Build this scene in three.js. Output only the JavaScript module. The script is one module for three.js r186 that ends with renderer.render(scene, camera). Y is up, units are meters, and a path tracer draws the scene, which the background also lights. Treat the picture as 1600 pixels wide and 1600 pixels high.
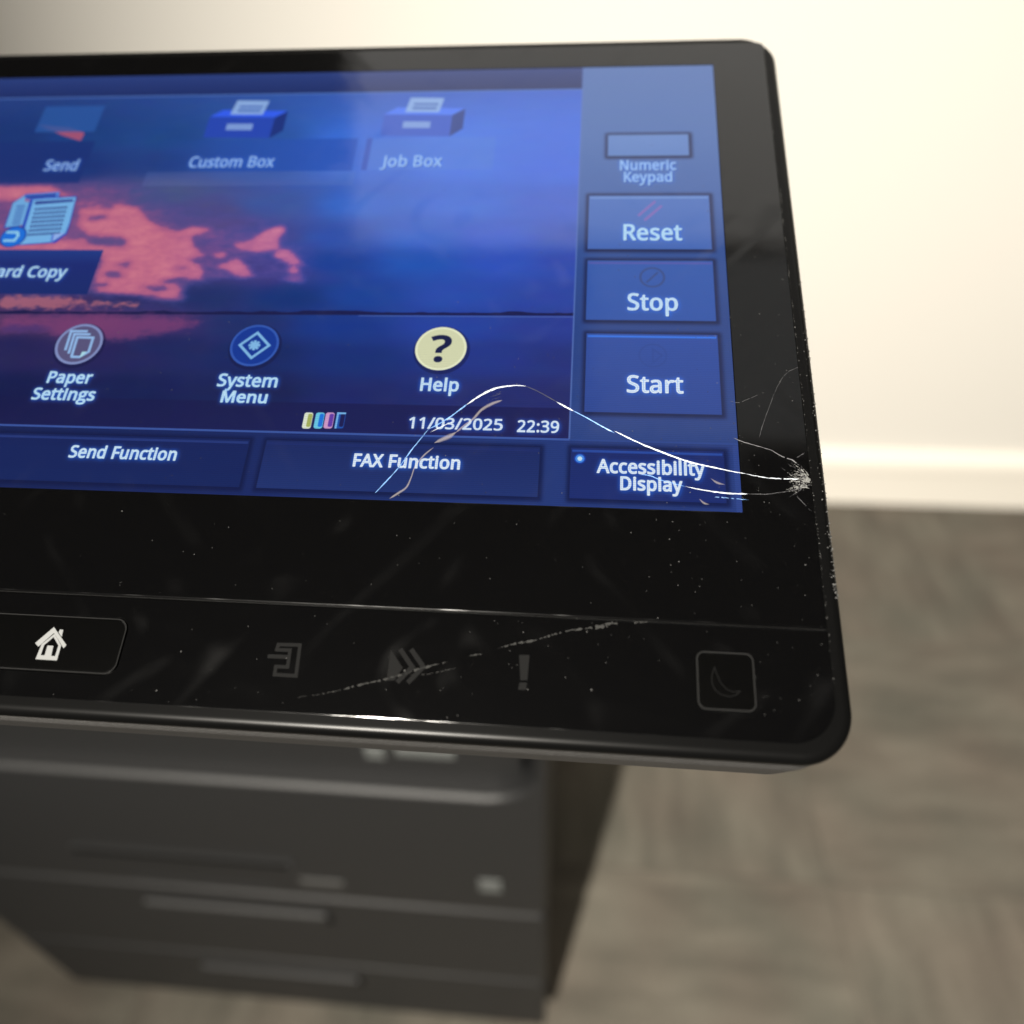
import * as THREE from 'three';
import { RoundedBoxGeometry } from 'three/addons/geometries/RoundedBoxGeometry.js';
import { RectAreaLightUniformsLib } from 'three/addons/lights/RectAreaLightUniformsLib.js';
import { mergeGeometries, mergeVertices, toCreasedNormals } from 'three/addons/utils/BufferGeometryUtils.js';
import { ImprovedNoise } from 'three/addons/math/ImprovedNoise.js';

// ---------------------------------------------------------------- camera
// The camera was solved from the screen's straight edges (f = 1100 px on a 1600 px frame).
const FPX = 1100, H_CAM = 1.15, TILT = THREE.MathUtils.degToRad(27), D_PANEL = 0.126;
const V3 = (x, y, z) => new THREE.Vector3(x, y, z);
const AX = V3(0.99575131, 0.03468518, -0.08530108);      // panel right, in camera space (x right, y down, z forward)
const AY = V3(0.06512923, -0.9201428, 0.38612874);       // up along the panel
const AZ = V3(-0.06509623, -0.39004379, -0.91849242);    // out of the panel
const UP = AY.clone().multiplyScalar(Math.sin(TILT)).addScaledVector(AZ, Math.cos(TILT));
const FWD = AY.clone().multiplyScalar(Math.cos(TILT)).addScaledVector(AZ, -Math.sin(TILT));
const toWorld = (v) => V3(v.dot(AX), v.dot(UP), -v.dot(FWD));
const scene = new THREE.Scene();
const camera = new THREE.PerspectiveCamera(2 * THREE.MathUtils.radToDeg(Math.atan(800 / FPX)), 1, 0.01, 30);
camera.position.set(0, H_CAM, 0);
camera.quaternion.setFromRotationMatrix(new THREE.Matrix4().makeBasis(toWorld(V3(1, 0, 0)), toWorld(V3(0, -1, 0)), toWorld(V3(0, 0, -1))));
camera.focus = 0.141;
camera.userData.fStop = 6.5;
scene.add(camera);

// ---------------------------------------------------------------- light and exposure
const renderer = new THREE.WebGLRenderer({ antialias: true });
renderer.toneMapping = THREE.LinearToneMapping;
renderer.toneMappingExposure = 1;
renderer.shadowMap.enabled = true;
scene.background = new THREE.Color().setRGB(0.022, 0.022, 0.021);       // the dim rest of the office
RectAreaLightUniformsLib.init();
const CEIL = 2.6;
const spot = new THREE.SpotLight(new THREE.Color().setRGB(1, 0.94, 0.84), 86, 0, 0.62, 1, 2);
spot.position.set(-0.62, CEIL - 0.06, 1.75);
spot.target.position.set(0.75, 0.3, -1.2);
spot.castShadow = true; spot.shadow.radius = 2; spot.shadow.mapSize.set(2048, 2048);
scene.add(spot, spot.target);
const softLight = new THREE.RectAreaLight(new THREE.Color().setRGB(1, 0.97, 0.92), 0.42, 2.1, 0.76);
softLight.position.set(0.52, CEIL - 0.036, -0.995);
softLight.lookAt(0.52, 0, -0.995);
scene.add(softLight);
const dimLight = new THREE.RectAreaLight(new THREE.Color().setRGB(0.93, 0.97, 1), 0.12, 1.55, 0.4);
dimLight.position.set(0.8, CEIL - 0.036, -0.38);
dimLight.lookAt(0.8, 0, -0.38);
scene.add(dimLight);

// ---------------------------------------------------------------- helpers
let seed = 7;
const rnd = () => { seed = (seed * 1664525 + 1013904223) >>> 0; return seed / 4294967296; };
const rr = (a, b) => a + (b - a) * rnd();
const noise = new ImprovedNoise();
const ray = (px, py) => V3((px - 800) / FPX, (py - 800) / FPX, 1);
const K = 0.0009;                                                        // one panel unit in metres
const onPanelCam = (px, py, z = 0) => { const q = ray(px, py); return q.multiplyScalar((-D_PANEL + z * K) / q.dot(AZ)); };
const ORIGIN = onPanelCam(1160, 801);                                    // lower right corner of the picture area
const L = (px, py, z = 0) => { const q = onPanelCam(px, py, z).sub(ORIGIN); return [q.dot(AX) / K, q.dot(AY) / K]; };
const onPlaneZ = (px, py, z) => { const w = toWorld(ray(px, py)); w.multiplyScalar(z / w.z); w.y += H_CAM; return w; };
function lin(r, g, b) { return new THREE.Color().setRGB(r, g, b); }
const names = new Map();
function numbered(n) { const k = names.get(n) || 0; names.set(n, k + 1); return k ? `${n}_${String(k).padStart(3, '0')}` : n; }
function put(name, geo, mat, parent = scene) {
  const m = new THREE.Mesh(geo, mat); m.name = parent === scene ? numbered(name) : name;
  m.castShadow = m.receiveShadow = true; parent.add(m); return m;
}
function thing(name, label, category, x = 0, y = 0, z = 0) {
  const g = new THREE.Group(); g.name = numbered(name); g.position.set(x, y, z); g.userData = { label, category }; scene.add(g); return g;
}
function structure(o) { o.userData.kind = 'structure'; return o; }
function noiseTexture(size, fn, repeat, srgb) {
  const d = new Uint8Array(size * size * 4);
  for (let j = 0; j < size; j++) for (let i = 0; i < size; i++) {
    const c = fn(i / size, j / size, i, j), o = (j * size + i) * 4;
    for (let k = 0; k < 3; k++) d[o + k] = Math.max(0, Math.min(255, (Array.isArray(c) ? c[k] : c) * 255));
    d[o + 3] = 255;
  }
  const t = new THREE.DataTexture(d, size, size); t.wrapS = t.wrapT = THREE.RepeatWrapping; t.magFilter = THREE.LinearFilter; t.minFilter = THREE.LinearMipmapLinearFilter; t.generateMipmaps = true;
  if (repeat) t.repeat.set(repeat[0], repeat[1]);
  if (srgb) t.colorSpace = THREE.SRGBColorSpace;
  t.needsUpdate = true; return t;
}

// ---------------------------------------------------------------- wall, skirting, floor, ceiling
const WALL_Z = -1.458;
const wallBump = noiseTexture(256, (u, v, i, j) => 0.5 + 0.3 * noise.noise(i * 0.21, j * 0.21, 3) + 0.2 * noise.noise(i * 0.6, j * 0.6, 9), [30, 16]);
const wallMat = new THREE.MeshStandardMaterial({ color: lin(0.7, 0.675, 0.625), roughness: 0.9, bumpMap: wallBump, bumpScale: 0.0006 });
const wall = structure(put('wall', new THREE.BoxGeometry(5, CEIL + 0.2, 0.12), wallMat));
wall.position.set(0.3, (CEIL + 0.2) / 2 - 0.1, WALL_Z - 0.06);
{
  // skirting: a moulded board with a rounded nosing on top
  const s = new THREE.Shape();
  s.moveTo(0, 0); s.lineTo(0.016, 0); s.lineTo(0.016, 0.098); s.quadraticCurveTo(0.016, 0.104, 0.022, 0.106);
  s.lineTo(0.024, 0.128); s.quadraticCurveTo(0.022, 0.15, 0.004, 0.158); s.lineTo(0, 0.158); s.closePath();
  const g = new THREE.ExtrudeGeometry(s, { depth: 5, bevelEnabled: false, curveSegments: 8 });
  g.rotateY(-Math.PI / 2); g.translate(2.5, 0, 0);
  const sk = put('skirting_board', toCreasedNormals(g, 0.6), new THREE.MeshStandardMaterial({ color: lin(0.84, 0.8, 0.72), roughness: 0.45 }), wall);
  sk.position.set(0, -wall.position.y - 0.003, 0.0605);
}
const floorMat = new THREE.MeshStandardMaterial({ color: lin(0.05, 0.045, 0.04), roughness: 1 });
const floor = structure(put('floor', new THREE.BoxGeometry(6, 0.1, 6), floorMat));
floor.position.set(0, -0.057, 0.6);
// loop-pile carpet tiles laid quarter-turned
function carpetTexture(s0) {
  return noiseTexture(512, (u, v, i, j) => {
    const wx = u + 0.025 * noise.noise(u * 6, v * 6, s0 + 2), streak = noise.noise(wx * 15 + s0, v * 3.4, s0) * 0.75 + noise.noise(wx * 33, v * 8 + s0, s0 * 2) * 0.4 + noise.noise(wx * 7, v * 2.6, s0 + 5) * 0.6;
    const patch = noise.noise(u * 4 + s0, v * 4, 1.5 + s0) * 0.5 + noise.noise(u * 70, v * 60, s0) * 0.4;
    const grain = (Math.sin(i * 12.9898 + j * 78.233 + s0) * 43758.5453 % 1) * 0.16;
    const t = Math.max(0, Math.min(1, 0.5 + 0.36 * streak + 0.34 * patch + grain)), w = noise.noise(u * 4, v * 4, s0 + 20);
    return [0.285 + 0.165 * t + 0.012 * w, 0.268 + 0.158 * t, 0.238 + 0.146 * t];
  }, null, true);
}
const carpetBump = noiseTexture(512, (u, v, i, j) => 0.5 + 0.5 * Math.sin(i * 1.2) * Math.sin(j * 1.2 + 0.5 * Math.sin(i)), null);
const carpetMats = [1.3, 7.7, 13.1].map((s) => new THREE.MeshStandardMaterial({ map: carpetTexture(s), roughness: 1, bumpMap: carpetBump, bumpScale: 0.0015 }));
{
  const T = 0.5, tile = new THREE.BoxGeometry(T - 0.0012, 0.007, T - 0.0012);
  let n = 0;
  for (let a = -2; a < 5; a++) for (let b = -3; b < 4; b++) {
    const zc = -1.43 + 0.25 - 0.07 + (b + 0) * T; if (zc - 0.25 < -1.44 + 0 && zc + 0.25 < -1.43) continue;
    const m = put('carpet_tile', tile, carpetMats[(n++ * 7 + a) % 3 < 0 ? 0 : (n * 7 + a + 9) % 3], floor);
    m.position.set(-0.085 + (a + 0.5) * T, 0.0535, zc - floor.position.z);
    m.rotation.y = ((a + b + 20) % 2) ? 0 : Math.PI / 2;
  }
}
const ceilMat = new THREE.MeshStandardMaterial({ color: lin(0.16, 0.155, 0.15), roughness: 0.95 });
const ceiling = structure(put('ceiling', new THREE.BoxGeometry(6, 0.1, 5), ceilMat));
ceiling.position.set(0, CEIL + 0.05, 0.9);

// ceiling light: a broad low diffuser, mirrored in the upper part of the glass
{
  const g = thing('ceiling_light', 'broad flat ceiling light with white frame and opal diffuser above the printer', 'ceiling light', 0.52, CEIL, -0.995);
  const fr = new THREE.MeshStandardMaterial({ color: lin(0.75, 0.75, 0.75), roughness: 0.5 });
  const bars = [[0, 0.395, 2.16, 0.03], [0, -0.395, 2.16, 0.03], [1.065, 0, 0.03, 0.76], [-1.065, 0, 0.03, 0.76]].map(([x, z, w, d]) => new THREE.BoxGeometry(w, 0.034, d).translate(x, -0.0175, z));
  put('frame', mergeGeometries(bars), fr, g);
  const df = put('diffuser', new THREE.BoxGeometry(2.09, 0.012, 0.75).translate(0, -0.022, 0), new THREE.MeshStandardMaterial({ color: lin(0.8, 0.8, 0.8), roughness: 0.6, emissive: lin(1, 0.97, 0.92), emissiveIntensity: 0.5 }), g);
  df.castShadow = false;
  const dim = put('dimmed_diffuser', new THREE.BoxGeometry(1.54, 0.012, 0.4).translate(0.28, -0.022, 0.615), new THREE.MeshStandardMaterial({ color: lin(0.8, 0.8, 0.8), roughness: 0.6, emissive: lin(0.93, 0.97, 1), emissiveIntensity: 0.22 }), g);
  dim.castShadow = false;
  put('dimmed_frame', mergeGeometries([[0.28, 0.83, 1.6, 0.03], [1.065, 0.615, 0.03, 0.4], [-0.505, 0.615, 0.03, 0.4]].map(([x, z, w, d]) => new THREE.BoxGeometry(w, 0.034, d).translate(x, -0.0175, z))), fr, g);
}
// the spotlight that throws the printer's shadow
{
  const g = thing('ceiling_spotlight', 'small white ceiling spotlight aimed at the wall behind the printer', 'spotlight', -0.62, CEIL, 1.75);
  const mt = new THREE.MeshStandardMaterial({ color: lin(0.75, 0.75, 0.75), roughness: 0.5 });
  put('housing', new THREE.LatheGeometry([[0.036, 0], [0.06, 0], [0.06, -0.05], [0.056, -0.05], [0.054, -0.01], [0.036, -0.01]].map(([x, y]) => new THREE.Vector2(x, y)), 32), mt, g);
  put('bulb', new THREE.SphereGeometry(0.022, 16, 12).translate(0, -0.06, 0), new THREE.MeshStandardMaterial({ color: lin(0.9, 0.9, 0.9), emissive: lin(1, 0.93, 0.8), emissiveIntensity: 12 }), g);
}

// ---------------------------------------------------------------- materials of the machine
const speck = noiseTexture(256, (u, v, i, j) => 0.5 + 0.25 * noise.noise(i * 0.45, j * 0.45, 2) + 0.25 * noise.noise(i * 1.1, j * 1.1, 5), [14, 14]);
const bodyMat = new THREE.MeshStandardMaterial({ color: lin(0.009, 0.0091, 0.0094), roughness: 0.5, bumpMap: speck, bumpScale: 0.0003 });
const bodyDark = new THREE.MeshStandardMaterial({ color: lin(0.03, 0.03, 0.028), roughness: 0.55, bumpMap: speck, bumpScale: 0.0003 });
const slotMat = new THREE.MeshStandardMaterial({ color: lin(0.008, 0.008, 0.008), roughness: 0.6 });
const printMat = new THREE.MeshStandardMaterial({ color: lin(0.075, 0.08, 0.078), roughness: 0.5 });
// greasy smears and wipe marks on the glass
function smear(repeat) {
  return noiseTexture(512, (u, v) => {
    const T = 2 * Math.PI, cu = Math.cos(T * u), su = Math.sin(T * u), cw = Math.cos(T * v), sw = Math.sin(T * v);
    const a = noise.noise(cu * 1.3 + cw * 0.9, su * 1.3 + sw * 0.9, 4), sweep = noise.noise(cu * 1.1 + 9 * sw * 0.6 + 2 * a, su * 1.1 + cw * 4, 2 + a);
    const print_ = Math.max(0, noise.noise(cu * 2.6 + cw * 2.2, su * 2.6 + sw * 2.2, 11) - 0.18);
    return 0.16 + 0.2 * Math.max(0, sweep) + 0.9 * print_;
  }, repeat);
}
const glassProps = { color: lin(0.001, 0.001, 0.0011), roughness: 0.3, specularIntensity: 0.05, clearcoat: 1, clearcoatRoughness: 0.4, ior: 1.5 };
const glassMat = new THREE.MeshPhysicalMaterial({ ...glassProps, clearcoatRoughnessMap: smear([1 / 120, 1 / 120]) });
const rimMat = new THREE.MeshPhysicalMaterial({ color: lin(0.002, 0.002, 0.002), roughness: 0.3, specularIntensity: 0.22 });
const shellMat = new THREE.MeshStandardMaterial({ color: lin(0.022, 0.021, 0.02), roughness: 0.5, bumpMap: speck, bumpScale: 0.0002 });

// ---------------------------------------------------------------- the touch panel
const panel = thing('touch_panel', 'tilted glossy black touchscreen control panel with cracked glass and lit blue menu', 'control panel');
{ const w = toWorld(ORIGIN); panel.position.set(w.x, w.y + H_CAM, w.z); panel.rotation.x = -(Math.PI / 2 - TILT); }
function pm(name, geo, mat, parent = panel) { geo.scale(K, K, K); return put(name, geo, mat, parent); }
function roundRect(x0, y0, x1, y1, r, S = THREE.Shape) {
  const s = new S();
  s.moveTo(x0 + r, y0); s.lineTo(x1 - r, y0); s.absarc(x1 - r, y0 + r, r, -Math.PI / 2, 0); s.lineTo(x1, y1 - r); s.absarc(x1 - r, y1 - r, r, 0, Math.PI / 2);
  s.lineTo(x0 + r, y1); s.absarc(x0 + r, y1 - r, r, Math.PI / 2, Math.PI); s.lineTo(x0, y0 + r); s.absarc(x0 + r, y0 + r, r, Math.PI, 1.5 * Math.PI);
  return s;
}
function slab(shape, z0, z1, bevel, seg = 3, curve = 14) {               // extruded plate whose bevelled outline keeps the given size
  const g = new THREE.ExtrudeGeometry(shape, { depth: z1 - z0 - 2 * bevel, bevelEnabled: bevel > 0, bevelSize: bevel, bevelThickness: bevel, bevelOffset: -bevel, bevelSegments: seg, curveSegments: curve });
  g.translate(0, 0, z0 + bevel); return toCreasedNormals(g, 0.22);
}
const PX0 = -266, PX1 = 18.3, PY0 = -50, PY1 = 153;
// lower shell and upper rim of the case
pm('lower_shell', slab(roundRect(PX0 + 1, PY0 - 0.8, PX1 - 0.6, PY1 - 1, 12), -20, -4.2, 1.2, 3), shellMat);
pm('case_rim', slab(roundRect(PX0, PY0, PX1, PY1, 10.5), -4.6, -0.15, 2.1, 9, 18), rimMat);
// glass over the picture: a plate with a window for the display
{
  const s = new THREE.Shape();
  const r = 2, x0 = -262, x1 = 14.8, y0 = -24.2, y1 = 149.4;
  s.moveTo(x0, y0); s.lineTo(x1, y0); s.lineTo(x1, y1 - r); s.absarc(x1 - r, y1 - r, r, 0, Math.PI / 2); s.lineTo(x0 + r, y1); s.absarc(x0 + r, y1 - r, r, Math.PI / 2, Math.PI); s.lineTo(x0, y0);
  s.holes.push(new THREE.Path().setFromPoints([[-248, 0], [0, 0], [0, 140], [-248, 140]].map(([x, y]) => new THREE.Vector2(x, y))));
  var glass = pm('cover_glass', slab(s, -0.5, 0.25, 0.2, 2), glassMat);
}
// strip with the keys and lamps below the seam
{
  const x0 = -262, x1 = 14.8, y0 = -46.3, y1 = -24.75, r = 8.6, s = new THREE.Shape();
  s.moveTo(x0, y1); s.lineTo(x0, y0 + r); s.absarc(x0 + r, y0 + r, r, Math.PI, 1.5 * Math.PI); s.lineTo(x1 - r, y0); s.absarc(x1 - r, y0 + r, r, -Math.PI / 2, 0); s.lineTo(x1, y1); s.lineTo(x0, y1);
  s.holes.push(roundRect(-10.95, -41.25, 0.35, -29.75, 1.75, THREE.Path), roundRect(-172.3, -41.1, -127.6, -29.2, 2.6, THREE.Path));
  var strip = pm('key_strip', slab(s, -0.5, 0.22, 0.09, 3, 18), glassMat);
  var stripFloor = pm('seam_gasket', new THREE.BoxGeometry(276, 0.1, 0.3).translate(-123.6, -24.47, -0.3), slotMat);
}
const keyMat = new THREE.MeshPhysicalMaterial({ color: lin(0.001, 0.001, 0.001), roughness: 0.3, specularIntensity: 0.05, clearcoat: 1, clearcoatRoughness: 0.06, ior: 1.5 });
const sleepKey = pm('sleep_key', slab(roundRect(-10.6, -40.9, 0.0, -30.1, 1.5), -0.4, 0.5, 0.35, 4), keyMat);
const homeKey = pm('home_key', slab(roundRect(-171.9, -40.75, -127.95, -29.55, 2.3), -0.4, 0.5, 0.35, 4), keyMat);

// moulded edge lines of the two keys
const edgeRing = (x0, y0, x1, y1, r, w) => { const q = roundRect(x0, y0, x1, y1, r); q.holes.push(roundRect(x0 + w, y0 + w, x1 - w, y1 - w, r - w, THREE.Path)); return slab(q, 0.35, 0.52, 0.05, 2); };
pm('key_edge', edgeRing(-10.75, -41.05, 0.15, -29.95, 1.6, 0.26), new THREE.MeshPhysicalMaterial({ color: lin(0.011, 0.011, 0.011), roughness: 0.7, specularIntensity: 0.15 }), sleepKey);
pm('key_edge', edgeRing(-172.05, -40.9, -127.8, -29.4, 2.4, 0.2), new THREE.MeshPhysicalMaterial({ color: lin(0.01, 0.01, 0.01), roughness: 0.7, specularIntensity: 0.2 }), homeKey);
// shapes drawn as print: polygons and strokes given in pixels of an enlarged crop
const Z1 = (x, y) => L(x / 3.2, 880 + y / 3.2), Z2 = (x, y) => L(400 + x / 3.2, 880 + y / 3.2), Z3 = (x, y) => L(880 + x / 3.3333, 900 + y / 3.3333);
function polyShape(pts, f) { return new THREE.Shape(pts.map(([x, y]) => { const q = f(x, y); return new THREE.Vector2(q[0], q[1]); })); }
function strokeGeo(pts, f, w, z0, z1, closed = false) {
  const P = pts.map(([x, y]) => { const q = f(x, y); return new THREE.Vector2(q[0], q[1]); }), parts = [];
  const n = closed ? P.length : P.length - 1;
  for (let i = 0; i < n; i++) {
    const a = P[i], b = P[(i + 1) % P.length], d = b.clone().sub(a), l = d.length();
    parts.push(new THREE.BoxGeometry(l + w * 0.98, w, z1 - z0).rotateZ(Math.atan2(d.y, d.x)).translate((a.x + b.x) / 2, (a.y + b.y) / 2, (z0 + z1) / 2 + i * 0.0006));
  }
  return mergeGeometries(parts);
}
const thin = (shape, z) => new THREE.ExtrudeGeometry(shape, { depth: 0.03, bevelEnabled: false }).translate(0, 0, z);
const iconLit = new THREE.MeshPhysicalMaterial({ color: lin(0.1, 0.1, 0.095), roughness: 0.9, specularIntensity: 0.1, emissive: lin(0.62, 0.62, 0.59), emissiveIntensity: 0.5 });
const iconGrey = new THREE.MeshPhysicalMaterial({ color: lin(0.007, 0.007, 0.007), roughness: 0.9, specularIntensity: 0.1 });
{
  const roof = [[278, 322], [340, 412], [326, 428], [278, 352], [200, 420], [184, 402]];
  const walls = polyShape([[216, 408], [280, 356], [314, 414], [292, 489], [186, 482]], Z1);
  const inner = polyShape([[229, 412], [276, 372], [300, 414], [283, 467], [264, 466], [275, 416], [246, 414], [231, 463], [212, 462]], Z1);
  walls.holes.push(new THREE.Path(inner.getPoints()));
  const g = mergeGeometries([thin(polyShape(roof, Z1), 0.492), thin(walls, 0.486), thin(polyShape([[301, 348], [308, 334], [324, 336], [316, 372]], Z1), 0.489)]);
  pm('home_icon', g, iconLit, homeKey);
}
pm('moon_icon', (() => {
  const o = [[785, 478], [772, 520], [772, 562], [790, 598], [822, 620], [864, 630], [898, 622], [918, 602], [882, 606], [848, 592], [818, 560], [800, 520]];
  return strokeGeo(o, Z3, 0.2, 0.485, 0.52, true);
})(), new THREE.MeshPhysicalMaterial({ color: lin(0.004, 0.004, 0.004), roughness: 0.9, specularIntensity: 0.1 }), sleepKey);
pm('paper_feed_icon', mergeGeometries([
  strokeGeo([[106, 432], [114, 408], [222, 410], [202, 564], [95, 558], [101, 518], [160, 520], [172, 436], [112, 434]], Z2, 0.72, 0.2, 0.235), strokeGeo([[70, 466], [160, 470]], Z2, 0.8, 0.2, 0.24)]), iconGrey, strip);
pm('processing_icon', mergeGeometries([thin(polyShape([[675, 432], [735, 524], [692, 588], [654, 588]], Z2), 0.205),
  strokeGeo([[728, 440], [782, 520], [715, 588]], Z2, 0.95, 0.2, 0.235), strokeGeo([[783, 440], [838, 520], [768, 590]], Z2, 0.95, 0.2, 0.235)].map((g) => (g.index ? g.toNonIndexed() : g))), iconGrey, strip);
pm('attention_icon', mergeGeometries([thin(polyShape([[1316, 460], [1368, 460], [1357, 586], [1322, 586]], Z2), 0.205), thin(polyShape([[1317, 598], [1355, 598], [1351, 634], [1311, 634]], Z2), 0.205)]), iconGrey, strip);

// ---------------------------------------------------------------- the picture on the display
const SW = 248, SH = 140, CW = 2048, CH = 1156, CS = CW / SW;
const cv = document.createElement('canvas'); cv.width = CW; cv.height = CH;
const cx = cv.getContext('2d');
const C = ([x, y]) => [(x + SW) * CS, (SH - y) * CS];                     // panel units to canvas
const pc = (px, py) => C(L(px, py));                                       // photo pixel to canvas
const rgb = (r, g, b, a = 1) => `rgba(${r | 0},${g | 0},${b | 0},${a})`;
function fillPoly(pts, style) { cx.fillStyle = style; cx.beginPath(); pts.forEach((p, i) => (i ? cx.lineTo(...p) : cx.moveTo(...p))); cx.closePath(); cx.fill(); }
{
  // sunset wallpaper: colours of the sky and the lake read off at scattered places of the picture
  const S = [
    [20, 215, 28, 58, 128], [120, 215, 30, 68, 140], [250, 215, 34, 76, 148], [400, 215, 48, 92, 176], [560, 215, 62, 112, 205], [720, 215, 78, 122, 216], [880, 215, 80, 116, 212],
    [20, 255, 28, 52, 122], [120, 260, 28, 56, 130], [250, 255, 36, 66, 140], [400, 255, 52, 88, 176], [560, 260, 68, 112, 202], [720, 260, 78, 120, 215], [880, 260, 80, 114, 212],
    [20, 310, 92, 58, 112], [150, 310, 118, 82, 128], [250, 300, 84, 92, 145], [330, 330, 92, 82, 142], [420, 320, 70, 94, 172], [560, 320, 62, 108, 195], [720, 320, 74, 114, 205], [880, 320, 82, 106, 195],
    [200, 370, 125, 84, 130], [330, 350, 108, 78, 135], [420, 370, 78, 78, 150], [520, 370, 54, 84, 165], [650, 370, 56, 102, 192], [780, 370, 74, 102, 196], [890, 370, 84, 100, 178],
    [200, 420, 118, 70, 120], [320, 400, 105, 66, 125], [420, 420, 82, 62, 135], [520, 410, 28, 66, 145], [650, 410, 36, 86, 172], [780, 410, 52, 84, 180], [890, 410, 58, 78, 165],
    [60, 475, 66, 46, 104], [200, 470, 52, 48, 108], [320, 465, 34, 50, 112], [450, 465, 20, 54, 128], [560, 460, 28, 68, 145], [700, 460, 46, 78, 165], [880, 460, 52, 72, 155],
    [20, 500, 98, 58, 106], [150, 500, 100, 56, 108], [250, 505, 72, 50, 112], [380, 505, 34, 50, 112], [520, 510, 24, 56, 130], [700, 510, 42, 68, 152], [880, 510, 48, 62, 140],
    [20, 540, 40, 36, 92], [150, 545, 40, 36, 95], [260, 540, 32, 40, 100], [400, 550, 22, 42, 104], [540, 560, 24, 48, 112], [760, 560, 40, 56, 130], [880, 560, 44, 52, 118],
    [20, 610, 20, 28, 82], [200, 610, 22, 32, 88], [400, 610, 26, 34, 88], [560, 620, 32, 40, 98], [760, 620, 40, 46, 104], [880, 620, 44, 46, 102]];
  const sites = S.map(([x, y, ...c]) => [...pc(x, y), ...c.map((k, n) => Math.pow(k * [0.9, x > 450 ? 1 : 0.96, x > 450 ? 1.08 : 0.96][n] / 255, 1.6))]);
  const step = 8, nx = CW / step, ny = Math.ceil(CH / step), small = document.createElement('canvas'); small.width = nx; small.height = ny;
  const sc = small.getContext('2d'), im = sc.createImageData(nx, ny);
  for (let j = 0; j < ny; j++) for (let i = 0; i < nx; i++) {
    let w = 0; const a = [0, 0, 0], x = i * step, y = j * step;
    for (const s of sites) { const dx = (x - s[0]) * 0.6, dy = (y - s[1]) * 1.6, q = 1 / Math.pow(dx * dx + dy * dy + 500, 1.7); w += q; a[0] += q * s[2]; a[1] += q * s[3]; a[2] += q * s[4]; }
    for (let k = 0; k < 3; k++) im.data[(j * nx + i) * 4 + k] = 255 * Math.pow(a[k] / w, 1 / 1.6) + 3 * noise.noise(i * 0.15, j * 0.4, k);
    im.data[(j * nx + i) * 4 + 3] = 255;
  }
  sc.putImageData(im, 0, 0);
  cx.imageSmoothingEnabled = true; cx.drawImage(small, 0, 0, CW, CH);
}
// clouds: soft outlines traced in an enlarged crop, given ragged edges by noise
function clouds(list, colour, soft, rag, edge = 0.3) {
  const D = 2, w = CW / D, h = CH / D, mk = document.createElement('canvas'); mk.width = w; mk.height = h;
  const m = mk.getContext('2d'); m.fillStyle = '#000'; m.fillRect(0, 0, w, h); m.filter = `blur(${soft}px)`;
  for (const [pts, v] of list) { m.fillStyle = rgb(255 * v, 255 * v, 255 * v); m.beginPath(); pts.forEach(([x, y], i) => { const q = pc(x / 3.2, 200 + y / 3.2); i ? m.lineTo(q[0] / D, q[1] / D) : m.moveTo(q[0] / D, q[1] / D); }); m.closePath(); m.fill(); }
  const src = m.getImageData(0, 0, w, h), out = m.createImageData(w, h);
  for (let j = 0; j < h; j++) for (let i = 0; i < w; i++) {
    const o = (j * w + i) * 4, base = src.data[o] / 255; if (base < 0.02) continue;
    const n = noise.noise(i * 0.05, j * 0.09, 1) * 0.4 + noise.noise(i * 0.11, j * 0.2, 5) * 0.35 + noise.noise(i * 0.24, j * 0.4, 8) * 0.25;
    const t = Math.max(0, Math.min(1, (base + rag * n - 0.5 + edge / 2) / edge)), c = colour(i / w, j / h, n, base);
    out.data[o] = c[0]; out.data[o + 1] = c[1]; out.data[o + 2] = c[2]; out.data[o + 3] = 255 * t * t * (3 - 2 * t) * c[3];
  }
  const oc = document.createElement('canvas'); oc.width = w; oc.height = h; oc.getContext('2d').putImageData(out, 0, 0); cx.drawImage(oc, 0, 0, CW, CH);
}
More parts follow.
